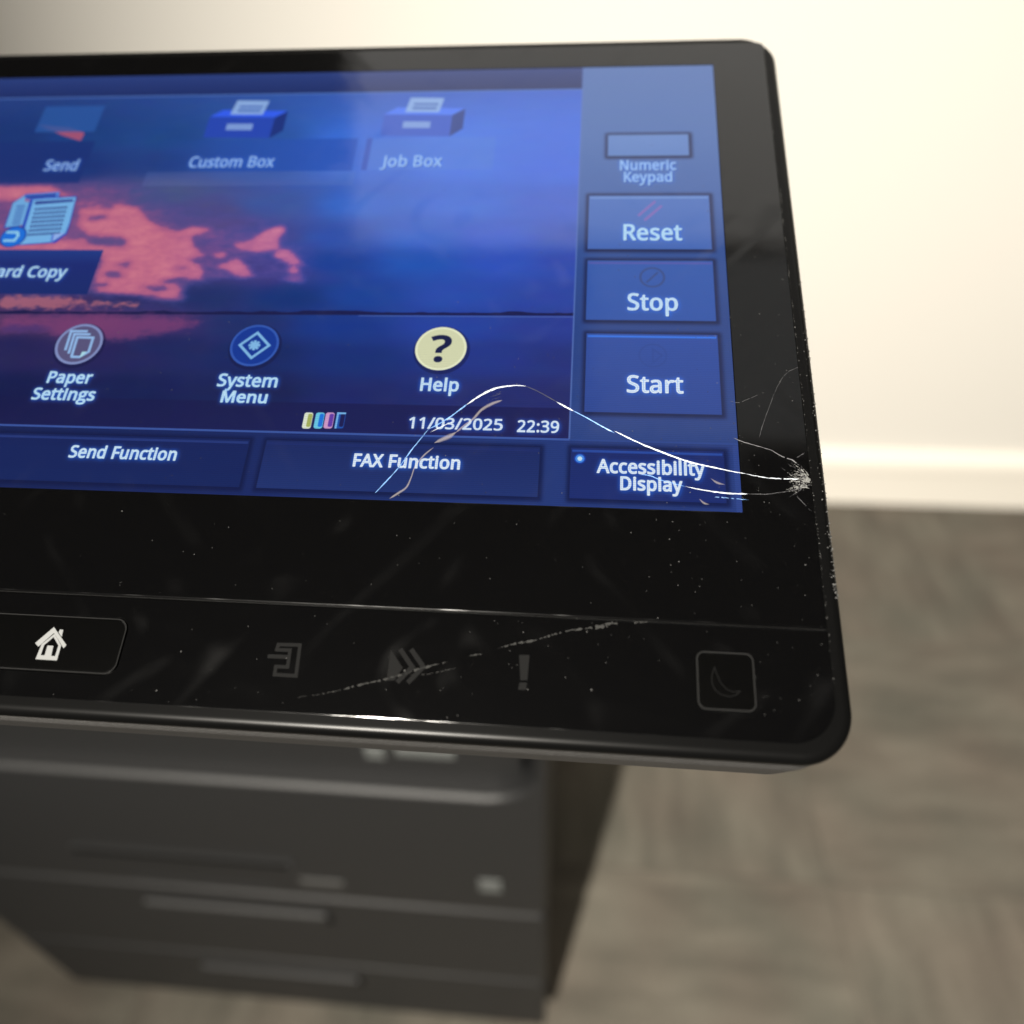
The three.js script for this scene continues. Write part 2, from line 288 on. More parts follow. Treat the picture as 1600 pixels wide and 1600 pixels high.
{
  const D = 2, w = CW / D, h = CH / D, mk = document.createElement('canvas'); mk.width = w; mk.height = h;
  const m = mk.getContext('2d'); m.fillStyle = '#000'; m.fillRect(0, 0, w, h);
  const shape = (pts, v, soft, al = 1) => { m.filter = `blur(${soft}px)`; m.fillStyle = rgb(255 * v, 255 * v, 255 * v, al); m.beginPath(); pts.forEach(([x, y], i) => { const q = pc(x / 3.2, 200 + y / 3.2); i ? m.lineTo(q[0] / D, q[1] / D) : m.moveTo(q[0] / D, q[1] / D); }); m.closePath(); m.fill(); };
  // violet haze, then the lit cloud bodies, then the dark bars in front of them
  shape([[-600, 300], [700, 270], [980, 400], [1300, 420], [1500, 520], [1620, 700], [1560, 790], [1000, 800], [700, 860], [-600, 860]], 0.4, 26);
  shape([[-600, 300], [560, 300], [760, 430], [900, 520], [1000, 640], [1030, 770], [900, 860], [480, 830], [-600, 640]], 0.55, 14);
  for (const p of [
    [[400, 405], [560, 420], [580, 385], [700, 405], [740, 470], [800, 500], [900, 520], [960, 495], [1075, 508], [1000, 545], [955, 560], [985, 610], [1025, 640], [1000, 690], [1020, 720], [1000, 765], [900, 780], [950, 855], [900, 866], [700, 835], [470, 826], [500, 715], [530, 640], [400, 600], [450, 545], [400, 470]],
    [[-600, 300], [260, 294], [380, 355], [300, 335], [120, 352], [-600, 360]], [[-600, 545], [60, 590], [380, 565], [440, 560], [520, 600], [510, 645], [300, 615], [-600, 620]],
    [[1150, 578], [1260, 560], [1330, 515], [1415, 488], [1432, 520], [1385, 560], [1405, 602], [1300, 624], [1200, 608]], [[1365, 632], [1430, 608], [1485, 640], [1520, 684], [1460, 686], [1380, 658]], [[1430, 708], [1480, 690], [1508, 730], [1460, 728]],
    [[1055, 636], [1110, 618], [1145, 648], [1090, 660]], [[1065, 702], [1190, 650], [1275, 738], [1240, 762], [1180, 752], [1130, 718]], [[1400, 760], [1500, 746], [1540, 778], [1470, 784]]]) shape(p, 0.92, 3);
  for (const p of [[[430, 450], [520, 434], [565, 455], [440, 474]], [[430, 548], [600, 540], [640, 560], [625, 606], [590, 590], [450, 584]], [[570, 680], [640, 666], [676, 690], [600, 696]], [[480, 730], [560, 718], [645, 742], [560, 754]], [[470, 782], [540, 774], [555, 794], [480, 798]], [[780, 765], [900, 746], [1015, 772], [900, 790]], [[680, 795], [800, 788], [885, 812], [780, 826]], [[920, 660], [1010, 648], [1125, 672], [1010, 692]], [[1010, 740], [1100, 698], [1185, 750], [1060, 772]], [[960, 545], [1040, 518], [1150, 560], [1160, 610], [1060, 622], [990, 602]], [[850, 700], [930, 690], [960, 706], [880, 716]]]) shape(p, 0.42, 3);
  shape([[880, 810], [1100, 768], [1300, 756], [1560, 782], [1800, 800], [1800, 905], [1000, 905]], 0.06, 7); shape([[300, 872], [440, 838], [700, 848], [900, 880], [1200, 880], [1200, 912], [300, 908]], 0.12, 6);
  const src = m.getImageData(0, 0, w, h), out = m.createImageData(w, h);
  const ramp = [[0.1, 40, 62, 138, 0], [0.3, 78, 76, 148, 0.45], [0.46, 112, 80, 142, 0.75], [0.6, 140, 84, 140, 0.9], [0.68, 182, 98, 138, 0.95], [0.85, 200, 108, 140, 0.97], [1.05, 216, 126, 146, 1]];
  for (let j = 0; j < h; j++) for (let i = 0; i < w; i++) {
    const o = (j * w + i) * 4, base = src.data[o] / 255; if (base < 0.03) continue;
    const n = noise.noise(i * 0.02, j * 0.045, 1) * 0.34 + noise.noise(i * 0.05, j * 0.1, 5) * 0.26 + noise.noise(i * 0.12, j * 0.22, 8) * 0.2 + noise.noise(i * 0.3, j * 0.45, 12) * 0.12;
    const k = Math.min(1.04, base + 0.42 * n); let r = 0; while (r < ramp.length - 2 && k > ramp[r + 1][0]) r++;
    const t = Math.max(0, Math.min(1, (k - ramp[r][0]) / (ramp[r + 1][0] - ramp[r][0]))), c = ramp[r].map((v, q) => v * (1 - t) + ramp[r + 1][q] * t), u = Math.max(0, i / w - 0.4);
    out.data[o] = c[1] - 20 * u; out.data[o + 1] = c[2] + 30 * u; out.data[o + 2] = c[3] + 130 * u; out.data[o + 3] = 255 * c[4] * Math.min(1, base * 4);
  }
  const oc = document.createElement('canvas'); oc.width = w; oc.height = h; oc.getContext('2d').putImageData(out, 0, 0); cx.drawImage(oc, 0, 0, CW, CH);
}
clouds([[[[0, 840], [300, 846], [440, 868], [700, 876], [760, 896], [400, 898], [0, 904]], 1]], () => [186, 108, 124, 0.8], 5, 0.8, 0.5);
// far shore, and the pink sheen that lies on the drawn lake
{
  const top = []; for (let x = -500; x <= 905; x += 7) { const h = 2 + 5 * Math.max(0, noise.noise(x * 0.018, 2, 7)) + 3 * Math.max(0, noise.noise(x * 0.06, 4, 2)) + (x > 450 && x < 600 ? 3 * Math.sin((x - 450) / 150 * Math.PI) : 0); top.push(pc(x, 489 - h + 3 * (x / 900))); }
  const bot = []; for (let x = 905; x >= -500; x -= 20) bot.push(pc(x, 491 + 3 * (x / 900)));
  fillPoly([...top, ...bot], rgb(22, 24, 74, 0.9));
  clouds([[[[0, 940], [500, 936], [800, 938], [1060, 958], [930, 1010], [780, 1040], [560, 1072], [420, 1052], [200, 1045], [330, 1012], [0, 1025]], 0.9]], (u) => [132, 66, 118, 0.75], 7, 0.45, 0.7);
  clouds([[[[0, 992], [200, 984], [300, 1012], [150, 1026], [0, 1020]], 1]], () => [72, 52, 116, 0.75], 5, 0.5, 0.6);
  cx.strokeStyle = rgb(92, 118, 190, 0.5); cx.lineWidth = 3; cx.beginPath(); cx.moveTo(...pc(560, 494)); cx.lineTo(...pc(898, 496)); cx.stroke();
}
const rect = (x0, y0, x1, y1, style) => { const a = C([x0, y1]), b = C([x1, y0]); cx.fillStyle = style; cx.fillRect(a[0], a[1], b[0] - a[0], b[1] - a[1]); };
function vgrad(y0, y1, stops) { const g = cx.createLinearGradient(0, (SH - y1) * CS, 0, (SH - y0) * CS); stops.forEach(([t, c]) => g.addColorStop(t, c)); return g; }
function hgrad(x0, x1, stops) { const g = cx.createLinearGradient((x0 + SW) * CS, 0, (x1 + SW) * CS, 0); stops.forEach(([t, c]) => g.addColorStop(t, c)); return g; }
// title bar at the top of the menu
rect(-248, 131, -37, 140, vgrad(131, 140, [[0, rgb(44, 66, 132)], [1, rgb(30, 48, 108)]]));
rect(-248, 130.6, -37, 131, rgb(92, 130, 205));
// label plates of the function icons
rect(-248, 95.4, -179.4, 112, rgb(24, 50, 122, 0.82));
rect(-158, 99.4, -100.2, 112, hgrad(-158, -100, [[0, rgb(34, 74, 158, 0.1)], [0.35, rgb(38, 80, 172, 0.7)], [1, rgb(46, 92, 196, 0.9)]]));
rect(-97.6, 99.6, -96, 112, rgb(46, 84, 188, 0.8));
rect(-96, 99.6, -60.8, 112, rgb(84, 132, 222, 0.4));
rect(-248, 55.8, -216.5, 70.8, rgb(22, 38, 110, 0.95)); rect(-208.6, 55.8, -164.3, 70.8, vgrad(55.8, 70.8, [[0, rgb(34, 62, 140)], [0.35, rgb(28, 44, 118)], [1, rgb(24, 44, 112)]]));
// red arrow of the send icon, blue boxes above the box labels
fillPoly([pc(60, 196), pc(110, 200), pc(133, 209), pc(126, 221), pc(100, 213)], rgb(168, 86, 122));
fillPoly([[-200, 116], [-200, 127], [-181, 127], [-181, 116]].map(C), rgb(44, 92, 170, 0.8));
for (const [bx, tone] of [[-135.6, [40, 74, 186]], [-83, [62, 98, 206]]]) {
  const F = (p, c, al = 0.95) => fillPoly(p.map(([x, y]) => C([bx + x, 113 + y])), rgb(...c, al));
  F([[-11, 0], [9, -0.6], [9, 8], [-11, 8.6]], tone); F([[9, -0.6], [12.5, 2.4], [12.5, 10.6], [9, 8]], tone.map((v) => v * 0.7));
  F([[-11, 8.6], [9, 8], [12.5, 10.6], [-7.5, 11.4]], tone.map((v) => Math.min(255, v * 1.35))); F([[-5, 9.4], [5, 9.2], [6, 15], [-4, 15.4]], [150, 184, 236]); F([[-3, 10.6], [4, 10.4], [4.2, 11.3], [-2.9, 11.5]], [70, 108, 190]); F([[-2.8, 12.3], [4.4, 12.1], [4.5, 12.9], [-2.7, 13.1]], [70, 108, 190]);
  F([[-5, 3], [3, 2.8], [3, 5.4], [-5, 5.6]], [146, 178, 232], 0.85);
}
// folded-copy icon over the lower left plate: two sheets and a round arrow badge
{
  const q = (x, y) => pc(x / 8, 280 + y / 8);
  const pg = (pts, st) => fillPoly(pts.map(([x, y]) => q(x, y)), st);
  pg([[165, 300], [330, 190], [755, 160], [740, 240], [300, 250], [250, 600], [50, 620]], rgb(40, 84, 190));
  pg([[170, 305], [320, 205], [320, 285], [400, 280], [310, 575], [70, 605]], rgb(116, 178, 232));
  pg([[345, 200], [745, 165], [730, 230], [340, 262]], rgb(96, 150, 232)); pg([[350, 212], [715, 185], [705, 222], [345, 250]], rgb(38, 60, 162));
  for (let k = 0; k < 6; k++) pg([[215 - k * 11, 335 + k * 42], [320 - k * 12, 330 + k * 42], [316 - k * 12, 352 + k * 42], [209 - k * 11, 357 + k * 42]], rgb(58, 98, 178, 0.8));
  pg([[385, 255], [965, 215], [880, 570], [840, 690], [700, 800], [210, 835]], rgb(36, 70, 190));
  pg([[420, 262], [955, 228], [870, 560], [825, 675], [655, 790], [235, 822], [320, 600]], rgb(122, 186, 240));
  pg([[445, 285], [925, 255], [915, 285], [440, 322]], rgb(36, 48, 140));
  for (let k = 0; k < 7; k++) { const y = 362 + k * 53, x = 445 - k * 15; for (let m = 0; m < 9; m++) { const a = x + m * 46 + 5 * noise.noise(k, m, 2), b = a + 34 + 8 * noise.noise(m, k, 8); if (b > 870 - k * 17) break; pg([[a, y + 8 - m * 3], [b, y + 6 - m * 3], [b - 7, y + 32 - m * 3], [a - 7, y + 34 - m * 3]], rgb(30, 42, 118, 0.9)); } }
  pg([[670, 690], [830, 672], [655, 790]], rgb(150, 184, 244)); pg([[655, 700], [675, 692], [660, 780], [640, 790]], rgb(60, 96, 210));
  const [bx, by] = q(170, 725), [ex] = q(322, 725); cx.fillStyle = rgb(28, 62, 150); cx.beginPath(); cx.arc(bx, by, Math.abs(ex - bx) * 1.06, 0, 7); cx.fill(); cx.fillStyle = rgb(30, 116, 226); cx.beginPath(); cx.arc(bx, by, Math.abs(ex - bx) * 0.96, 0, 7); cx.fill();
  cx.strokeStyle = rgb(150, 214, 248); cx.lineWidth = 7; cx.lineJoin = 'miter'; cx.beginPath(); cx.moveTo(...q(85, 668)); cx.lineTo(...q(225, 668)); cx.lineTo(...q(230, 715)); cx.lineTo(...q(185, 772)); cx.lineTo(...q(45, 772)); cx.stroke();
}
rect(-160, 94, -99, 99.4, rgb(112, 134, 196, 0.22));
// dark status bar, rule, bottom row of keys
rect(-248, 16.6, -37, 24.5, hgrad(-248, -37, [[0, rgb(18, 22, 72, 0.72)], [1, rgb(26, 28, 82, 0.72)]]));
rect(-248, 0, 0, 16.6, hgrad(-180, 0, [[0, rgb(20, 34, 86)], [0.35, rgb(24, 40, 98)], [0.7, rgb(34, 56, 120)], [1, rgb(42, 64, 130)]]));
rect(-248, 16.15, -37, 16.65, rgb(64, 94, 172));
rect(-37, 16.2, 0, 16.5, rgb(52, 82, 158, 0.8));
// right-hand column
rect(-37.1, 16.6, 0, 140, vgrad(16.6, 140, [[0, rgb(92, 124, 186)], [0.22, rgb(86, 120, 184)], [0.42, rgb(70, 104, 172)], [0.55, rgb(48, 82, 152)], [0.75, rgb(42, 70, 138)], [1, rgb(42, 68, 134)]]));
rect(-37.3, 16.6, -36.9, 140, rgb(96, 126, 196, 0.7));
function key(x0, y0, x1, y1, c0, c1, top) {
  cx.filter = 'blur(3px)'; rect(x0 - 0.7, y0 - 1.0, x1 + 0.9, y1 + 0.7, rgb(12, 24, 70, 0.85)); cx.filter = 'none';
  rect(x0, y0, x1, y1, vgrad(y0, y1, [[0, c0], [1, c1]]));
  if (top) rect(x0 + 0.3, y1 - 1.1, x1 - 0.3, y1 - 0.5, top);
}
key(-29.6, 104.2, -7.8, 112.2, rgb(106, 142, 206), rgb(98, 134, 200));
key(-34.3, 71.6, -3.2, 89.8, rgb(82, 120, 196), rgb(64, 104, 186), rgb(112, 150, 214));
key(-34.2, 49.5, -3.2, 67.9, rgb(50, 92, 176), rgb(46, 86, 172), rgb(84, 90, 176));
key(-33.9, 23.7, -3.1, 45.5, rgb(44, 78, 164), rgb(40, 70, 150), rgb(52, 118, 232));
key(-173.5, 2, -111, 14.2, rgb(20, 36, 94), rgb(20, 38, 96), rgb(44, 66, 138, 0.7));
key(-107, 2, -43.5, 14.2, rgb(26, 42, 100), rgb(32, 52, 114), rgb(30, 46, 112, 0.7));
key(-36.6, 2, -3.2, 14.4, rgb(28, 44, 108), rgb(28, 46, 114), rgb(44, 84, 178, 0.8));
rect(-1.2, 0, 0, 16, rgb(52, 76, 148, 0.7));
// faint icons in the reset, stop and start keys
{
  cx.lineWidth = 6; cx.strokeStyle = rgb(132, 108, 188);
  for (const dx of [0, 10]) { cx.beginPath(); cx.moveTo(...pc(997 + dx, 338 + dx * 0.7)); cx.lineTo(...pc(1024 + dx, 315 + dx * 0.7)); cx.stroke(); }
  const ring = (px, py, r, st, lw) => { cx.strokeStyle = st; cx.lineWidth = lw; cx.beginPath(); cx.arc(...pc(px, py), r, 0, 7); cx.stroke(); };
  ring(1019, 434, 24, rgb(52, 78, 142), 5); cx.beginPath(); cx.moveTo(...pc(1010, 442)); cx.lineTo(...pc(1028, 426)); cx.stroke();
  ring(1020, 556, 26, rgb(39, 71, 152), 4); cx.beginPath(); cx.moveTo(...pc(1020, 546)); cx.lineTo(...pc(1034, 556)); cx.lineTo(...pc(1020, 567)); cx.closePath(); cx.stroke();
}
// round icons over the taskbar
function disc(px, py, r, edge, body, bw) {
  const [x, y] = pc(px, py); cx.fillStyle = rgb(18, 22, 66, 0.5); cx.beginPath(); cx.arc(x + 2, y + 4, r + 5, 0, 7); cx.fill();
  cx.fillStyle = edge; cx.beginPath(); cx.arc(x, y, r, 0, 7); cx.fill(); cx.fillStyle = body; cx.beginPath(); cx.arc(x, y, r - bw, 0, 7); cx.fill(); return [x, y];
}
{
  const R0 = 6.3 * CS;
  const [hx, hy] = disc(689, 545, R0, rgb(240, 244, 206), rgb(220, 223, 182), 5);
  cx.fillStyle = rgb(22, 30, 74); cx.font = `bold ${Math.round(R0 * 1.72)}px sans-serif`; cx.textAlign = 'center'; cx.textBaseline = 'alphabetic';
  cx.save(); cx.translate(hx, hy + R0 * 0.62); cx.scale(1.15, 1); cx.fillText('?', 0, 0); cx.restore();
  const [sx, sy] = disc(398, 540, R0 * 0.98, rgb(52, 92, 186), rgb(20, 58, 152), 5);
  cx.strokeStyle = rgb(132, 190, 236); cx.lineWidth = 6; cx.save(); cx.translate(sx, sy); cx.rotate(Math.PI / 4); cx.strokeRect(-R0 * 0.42, -R0 * 0.42, R0 * 0.84, R0 * 0.84); cx.restore();
  cx.lineWidth = 6; for (let k = 0; k < 4; k++) { const a = k * Math.PI / 4, r = R0 * 0.24; cx.beginPath(); cx.moveTo(sx - r * Math.cos(a), sy - r * Math.sin(a)); cx.lineTo(sx + r * Math.cos(a), sy + r * Math.sin(a)); cx.stroke(); }
  disc(124, 538, R0 * 0.98, rgb(134, 148, 200), rgb(92, 88, 128), 6);
  const q = (x, y) => pc(60 + x / 10.667, 490 + y / 10.667), line = (p, w = 6) => { cx.lineWidth = w; cx.beginPath(); p.forEach((v, i) => (i ? cx.lineTo(...q(...v)) : cx.moveTo(...q(...v)))); cx.stroke(); };
  cx.strokeStyle = rgb(150, 190, 238); cx.lineJoin = 'miter';
  line([[455, 618], [555, 298], [830, 300]]); line([[510, 672], [608, 348], [875, 352]]); line([[555, 730], [655, 400], [920, 408], [845, 640], [690, 728], [550, 726]]);
  fillPoly([q(735, 640), q(815, 640), q(715, 735), q(700, 715)], rgb(176, 226, 238));
}
// toner gauges
for (const [x, c, d] of [[481, rgb(228, 236, 214), rgb(170, 180, 96)], [499, rgb(110, 206, 236), rgb(30, 120, 226)], [514.5, rgb(214, 160, 206), rgb(104, 62, 170)], [532, rgb(30, 84, 176), rgb(28, 30, 86)]]) {
  const a = C(L(x - 7.5, 670)), b = C(L(x + 7.5, 645)), w = 2.15 * CS, h = Math.abs(a[1] - b[1]), x0 = (a[0] + b[0]) / 2 - w / 2, y0 = b[1];
  cx.fillStyle = c; cx.beginPath(); cx.roundRect(x0, y0, w, h, 5); cx.fill(); cx.fillStyle = d; cx.beginPath(); cx.roundRect(x0 + w * 0.45, y0 + 3, w * 0.48, h - 7, 3); cx.fill();
  if (x > 530) { cx.fillStyle = rgb(122, 186, 240); cx.fillRect(x0, y0, w, 4); cx.fillRect(x0, y0, 4, h); }
}
// indicator lamp of the accessibility key
{ const [x, y] = pc(906, 717); for (const [r, c] of [[11, rgb(26, 60, 160)], [8.5, rgb(70, 140, 236)], [4.5, rgb(206, 236, 250)]]) { cx.fillStyle = c; cx.beginPath(); cx.arc(x, y, r, 0, 7); cx.fill(); } }
// lettering, fitted between the ends read off the photo
function word(str, x0, y0, x1, y1, capY, color, weight = 1.1) {
  const a = pc(x0, y0), b = pc(x1, y1), t = pc((x0 + x1) / 2, capY), base = (a[1] + b[1]) / 2, cap = (base - t[1]) * 0.95, w = b[0] - a[0];
  cx.font = `normal ${Math.max(6, cap / 0.714).toFixed(1)}px sans-serif`; cx.textAlign = 'left'; cx.textBaseline = 'alphabetic';
  const m = cx.measureText(str).width; cx.save(); cx.translate(a[0], base); cx.scale(w / m, 1);
  cx.shadowColor = rgb(40, 120, 255, 0.85); cx.shadowBlur = 9;
  cx.fillStyle = rgb(10, 30, 96, 0.55); cx.fillText(str, 3, 3); cx.fillStyle = color; cx.fillText(str, 0, 0);
  cx.strokeStyle = color; cx.lineJoin = 'round'; cx.lineWidth = weight; cx.strokeText(str, 0, 0);
  cx.restore();
}
const W1 = rgb(206, 242, 255), W2 = rgb(224, 247, 255), W3 = rgb(242, 251, 255), WT = rgb(168, 206, 252);
word('Send', 67, 267.5, 121, 266, 250, rgb(160, 192, 236)); word('Custom Box', 293, 262, 427, 261, 244, rgb(164, 198, 246)); word('Job Box', 597, 261, 690, 260, 243, WT);
word('ID Card Copy', -59, 434, 102, 433, 416, W1);
word('Numeric', 967, 266, 1057, 266, 250, WT); word('Keypad', 973, 284.5, 1052, 285, 269, WT);
word('Reset', 971, 375, 1066, 376, 350, W1, 1.7); word('Stop', 979, 484.5, 1061, 486, 459, W2, 1.7); word('Start', 978, 613, 1068, 615, 587, W3, 1.9);
word('Help', 654, 610, 717, 612.5, 591, W2, 1.7); word('System', 338, 603.5, 434, 605, 584, W1, 1.7); word('Menu', 342, 629, 418, 631, 611, W1, 1.7);
word('Paper', 71, 598, 142, 599.5, 580, W1, 1.7); word('Settings', 48, 624, 147, 627, 606, W1, 1.7);
word('11/03/2025', 636, 669.5, 786, 674, 654, W3); word('22:39', 807, 675, 874, 676.5, 656.5, W3);
word('Send Function', 106, 715.5, 276, 719, 697.5, W2, 1.7); word('FAX Function', 549, 729, 720, 733, 711, W3, 1.9);
word('Accessibility', 933, 739, 1101, 743, 719, W3, 1.9); word('Display', 967, 766, 1066, 769.5, 746.5, W3, 1.9);
// the pixel rows of the display
cx.fillStyle = rgb(0, 0, 24, 0.1); for (let y = 0; y < CH; y += 4) cx.fillRect(0, y, CW, 1.6);
const screenTex = new THREE.CanvasTexture(cv); screenTex.colorSpace = THREE.SRGBColorSpace; screenTex.anisotropy = 8;
const display = pm('display', new THREE.PlaneGeometry(SW, SH).translate(-SW / 2, SH / 2, 0.16), new THREE.MeshPhysicalMaterial({ ...glassProps, clearcoatRoughnessMap: smear([248 / 120, 140 / 120]), emissive: lin(1, 1, 1), emissiveMap: screenTex, emissiveIntensity: 1 }));

// ---------------------------------------------------------------- broken glass
const A6 = (x, y) => L(560 + x / 4, 580 + y / 4), A5 = (x, y) => L(980 + x / 5, 640 + y / 5), A3 = (x, y) => L(860 + x / 3.3333, 480 + y / 3.3333);
// a sliver along a line of crop points; widths in photo pixels; faceted like a fracture face
function sliver(pts, f, widths, { z = 0.25, h = 0.16, wob = 0.25, gap = 0, density = 1 } = {}) {
  const P = pts.map(([x, y]) => { const q = f(x, y); return V3(q[0], q[1], 0); }), c = new THREE.CatmullRomCurve3(P), n = Math.max(6, Math.round(c.getLength() / 0.55 * density));
  const pos = [], at = (t) => { const u = t * (widths.length - 1), i = Math.min(widths.length - 2, Math.floor(u)), k = u - i; return (widths[i] * (1 - k) + widths[i + 1] * k) * 0.095; };
  let prev = null;
  for (let i = 0; i <= n; i++) {
    const t = i / n, p = c.getPoint(t), d = c.getTangent(t), nx = -d.y, ny = d.x, ends = Math.min(1, Math.min(t, 1 - t) * n / 2 + 0.12);
    const w = at(t) * ends * (1 + wob * rr(-1, 1)) / 2, off = wob * 0.1 * rr(-1, 1);
    const l = [p.x + nx * (w + off), p.y + ny * (w + off), z], m = [p.x + nx * off, p.y + ny * off, z + h * ends * rr(0.5, 1)], r = [p.x - nx * (w - off), p.y - ny * (w - off), z];
    if (prev && rnd() >= gap) {
      const [pl, pmid, pr] = prev;
      pos.push(...pl, ...pmid, ...l, ...pmid, ...m, ...l, ...pmid, ...pr, ...m, ...pr, ...r, ...m);
      pos.push(...pl, ...l, ...pr, ...pr, ...l, ...r);
    }
    prev = [l, m, r];
  }
  const g = new THREE.BufferGeometry(); g.setAttribute('position', new THREE.Float32BufferAttribute(pos, 3)); g.computeVertexNormals(); g.setAttribute('uv', new THREE.Float32BufferAttribute(new Array(pos.length / 3 * 2).fill(0), 2)); return g;
}
const crackWhite = new THREE.MeshPhysicalMaterial({ color: lin(0.46, 0.49, 0.54), roughness: 0.4 });
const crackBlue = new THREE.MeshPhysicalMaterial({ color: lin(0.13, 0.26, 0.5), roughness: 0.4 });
const crackGrey = new THREE.MeshPhysicalMaterial({ color: lin(0.05, 0.05, 0.053), roughness: 0.7, specularIntensity: 0.15 });
const crackTan = new THREE.MeshStandardMaterial({ color: lin(0.27, 0.24, 0.225), roughness: 0.7, transparent: true, opacity: 0.05 });
const hair = (px) => ({ h: 0.05, wob: 0.5, gap: 0.12, ...px });
pm('crack', sliver([[105, 765], [200, 665], [265, 590], [330, 500], [395, 420], [440, 365]], A6, [2.6, 2.4, 2.2, 2.6, 1.8, 1.6]), crackBlue, glass);
pm('crack', sliver([[440, 365], [500, 335], [580, 285], [640, 240], [680, 210]], A6, [1.6, 2.2, 2.6, 3.2, 3.2]), crackBlue, glass);
pm('crack', sliver([[676, 213], [740, 170], [800, 135], [860, 110], [930, 97], [1000, 93], [1050, 97]], A6, [2.6, 3.4, 5, 5, 3, 2, 1.4]), crackWhite, glass);
pm('crack', sliver([[1045, 96], [1090, 115], [1160, 150], [1240, 195]], A6, [1.4, 1.3, 1.2, 2]), crackGrey, glass);
pm('crack', sliver([[1238, 194], [1290, 223], [1345, 252]], A6, [2.5, 4, 3]), crackWhite, glass);
pm('crack', sliver([[1340, 250], [1420, 290], [1500, 335], [1600, 390]], A6, [2, 2.4, 3, 3.2]), crackBlue, glass);
pm('crack', sliver([[-100, 170], [0, 220], [130, 280], [270, 335], [400, 385], [500, 415], [600, 440], [720, 465], [820, 487], [930, 505]], A5, [2.4, 3.4, 3.6, 3.8, 3.6, 3.4, 3, 2.8, 2.2, 1.6]), crackWhite, glass);
pm('crack', sliver([[930, 505], [1040, 530], [1140, 541], [1240, 545], [1340, 545]], A5, [1.2, 1.8, 1.6, 2, 3], { wob: 0.6, gap: 0.1 }), crackWhite, glass);
pm('crack', sliver([[105, 510], [180, 520], [250, 550], [360, 580], [450, 605]], A5, [1.8, 2, 1.6, 1, 1]), crackBlue, glass);
pm('crack', sliver([[450, 603], [580, 630], [700, 648], [800, 658], [940, 663]], A5, [1.2, 2.2, 3, 3.4, 2.8]), crackWhite, glass);
pm('crack', sliver([[940, 663], [1090, 663], [1200, 650], [1300, 630], [1380, 605], [1430, 590]], A5, [1.2, 1.2, 1.2, 2, 2.4, 1.4], hair()), crackGrey, glass);
pm('crack', sliver([[680, 685], [800, 695], [940, 708]], A5, [1.2, 1.6, 0.8], hair()), crackBlue, glass);
pm('crack', sliver([[830, 225], [900, 255], [1020, 290], [1120, 320], [1210, 370], [1290, 400], [1340, 440]], A5, [1.2, 2, 1.4, 1, 2.2, 2.4, 2], hair({ gap: 0.1 })), new THREE.MeshPhysicalMaterial({ color: lin(0.1, 0.1, 0.105), roughness: 0.7, specularIntensity: 0.15 }), glass);
pm('crack', sliver([[1320, 378], [1390, 340]], A5, [1.8, 1.4], hair()), crackGrey, glass);
pm('crack', sliver([[1305, 655], [1350, 710], [1435, 800]], A5, [1, 1, 0.7], hair({ gap: 0.25 })), crackGrey, glass);
pm('crack', sliver([[1290, 315], [1230, 345], [1180, 420], [1140, 520], [1100, 630], [1085, 690]], A3, [1.2, 1, 0.8, 0.8, 1.2, 0.5], hair({ gap: 0.2 })), crackGrey, glass);
pm('crack', sliver([[930, 490], [975, 500], [1030, 480], [1080, 460]], A3, [0.8, 1.4, 1, 1.2], hair({ gap: 0.2 })), crackGrey, glass);
pm('crack', sliver([[450, 385], [520, 350], [590, 318]], A6, [1.2, 1.8, 1]), crackWhite, glass);
for (const [a, b] of [[[820, 165], [905, 140]], [[832, 183], [890, 163]], [[840, 150], [900, 128]]]) pm('crack', sliver([a, b], A6, [0.5, 0.9, 0.5], hair()), crackGrey, glass);
// dull inner edge of the loose flake, thickest along its middle
const flake = (p, f, w) => pm('flake_edge', mergeGeometries([[2.7, 0.252], [2.2, 0.257], [1.75, 0.262], [1.3, 0.267], [0.9, 0.272], [0.55, 0.277], [0.3, 0.282]].map(([k, z]) => sliver(p, f, w.map((v) => v * k * 0.62), { z, h: 0.004, wob: 0.12 }))), crackTan, glass);
flake([[900, 185], [840, 205], [770, 245], [720, 300], [660, 345], [612, 385]], A6, [3, 6, 5, 4, 3, 4]);
flake([[615, 382], [570, 410], [520, 432], [475, 452]], A6, [3, 8, 7, 3]);
flake([[470, 480], [410, 530], [355, 600], [330, 670], [300, 730], [250, 765], [195, 800]], A6, [2, 3, 2, 2, 3.4, 4, 2.4]);
flake([[560, 700], [600, 735], [640, 745]], A5, [2, 3.4, 1.5]);
flake([[650, 540], [700, 575], [760, 590]], A5, [1, 4, 2]);
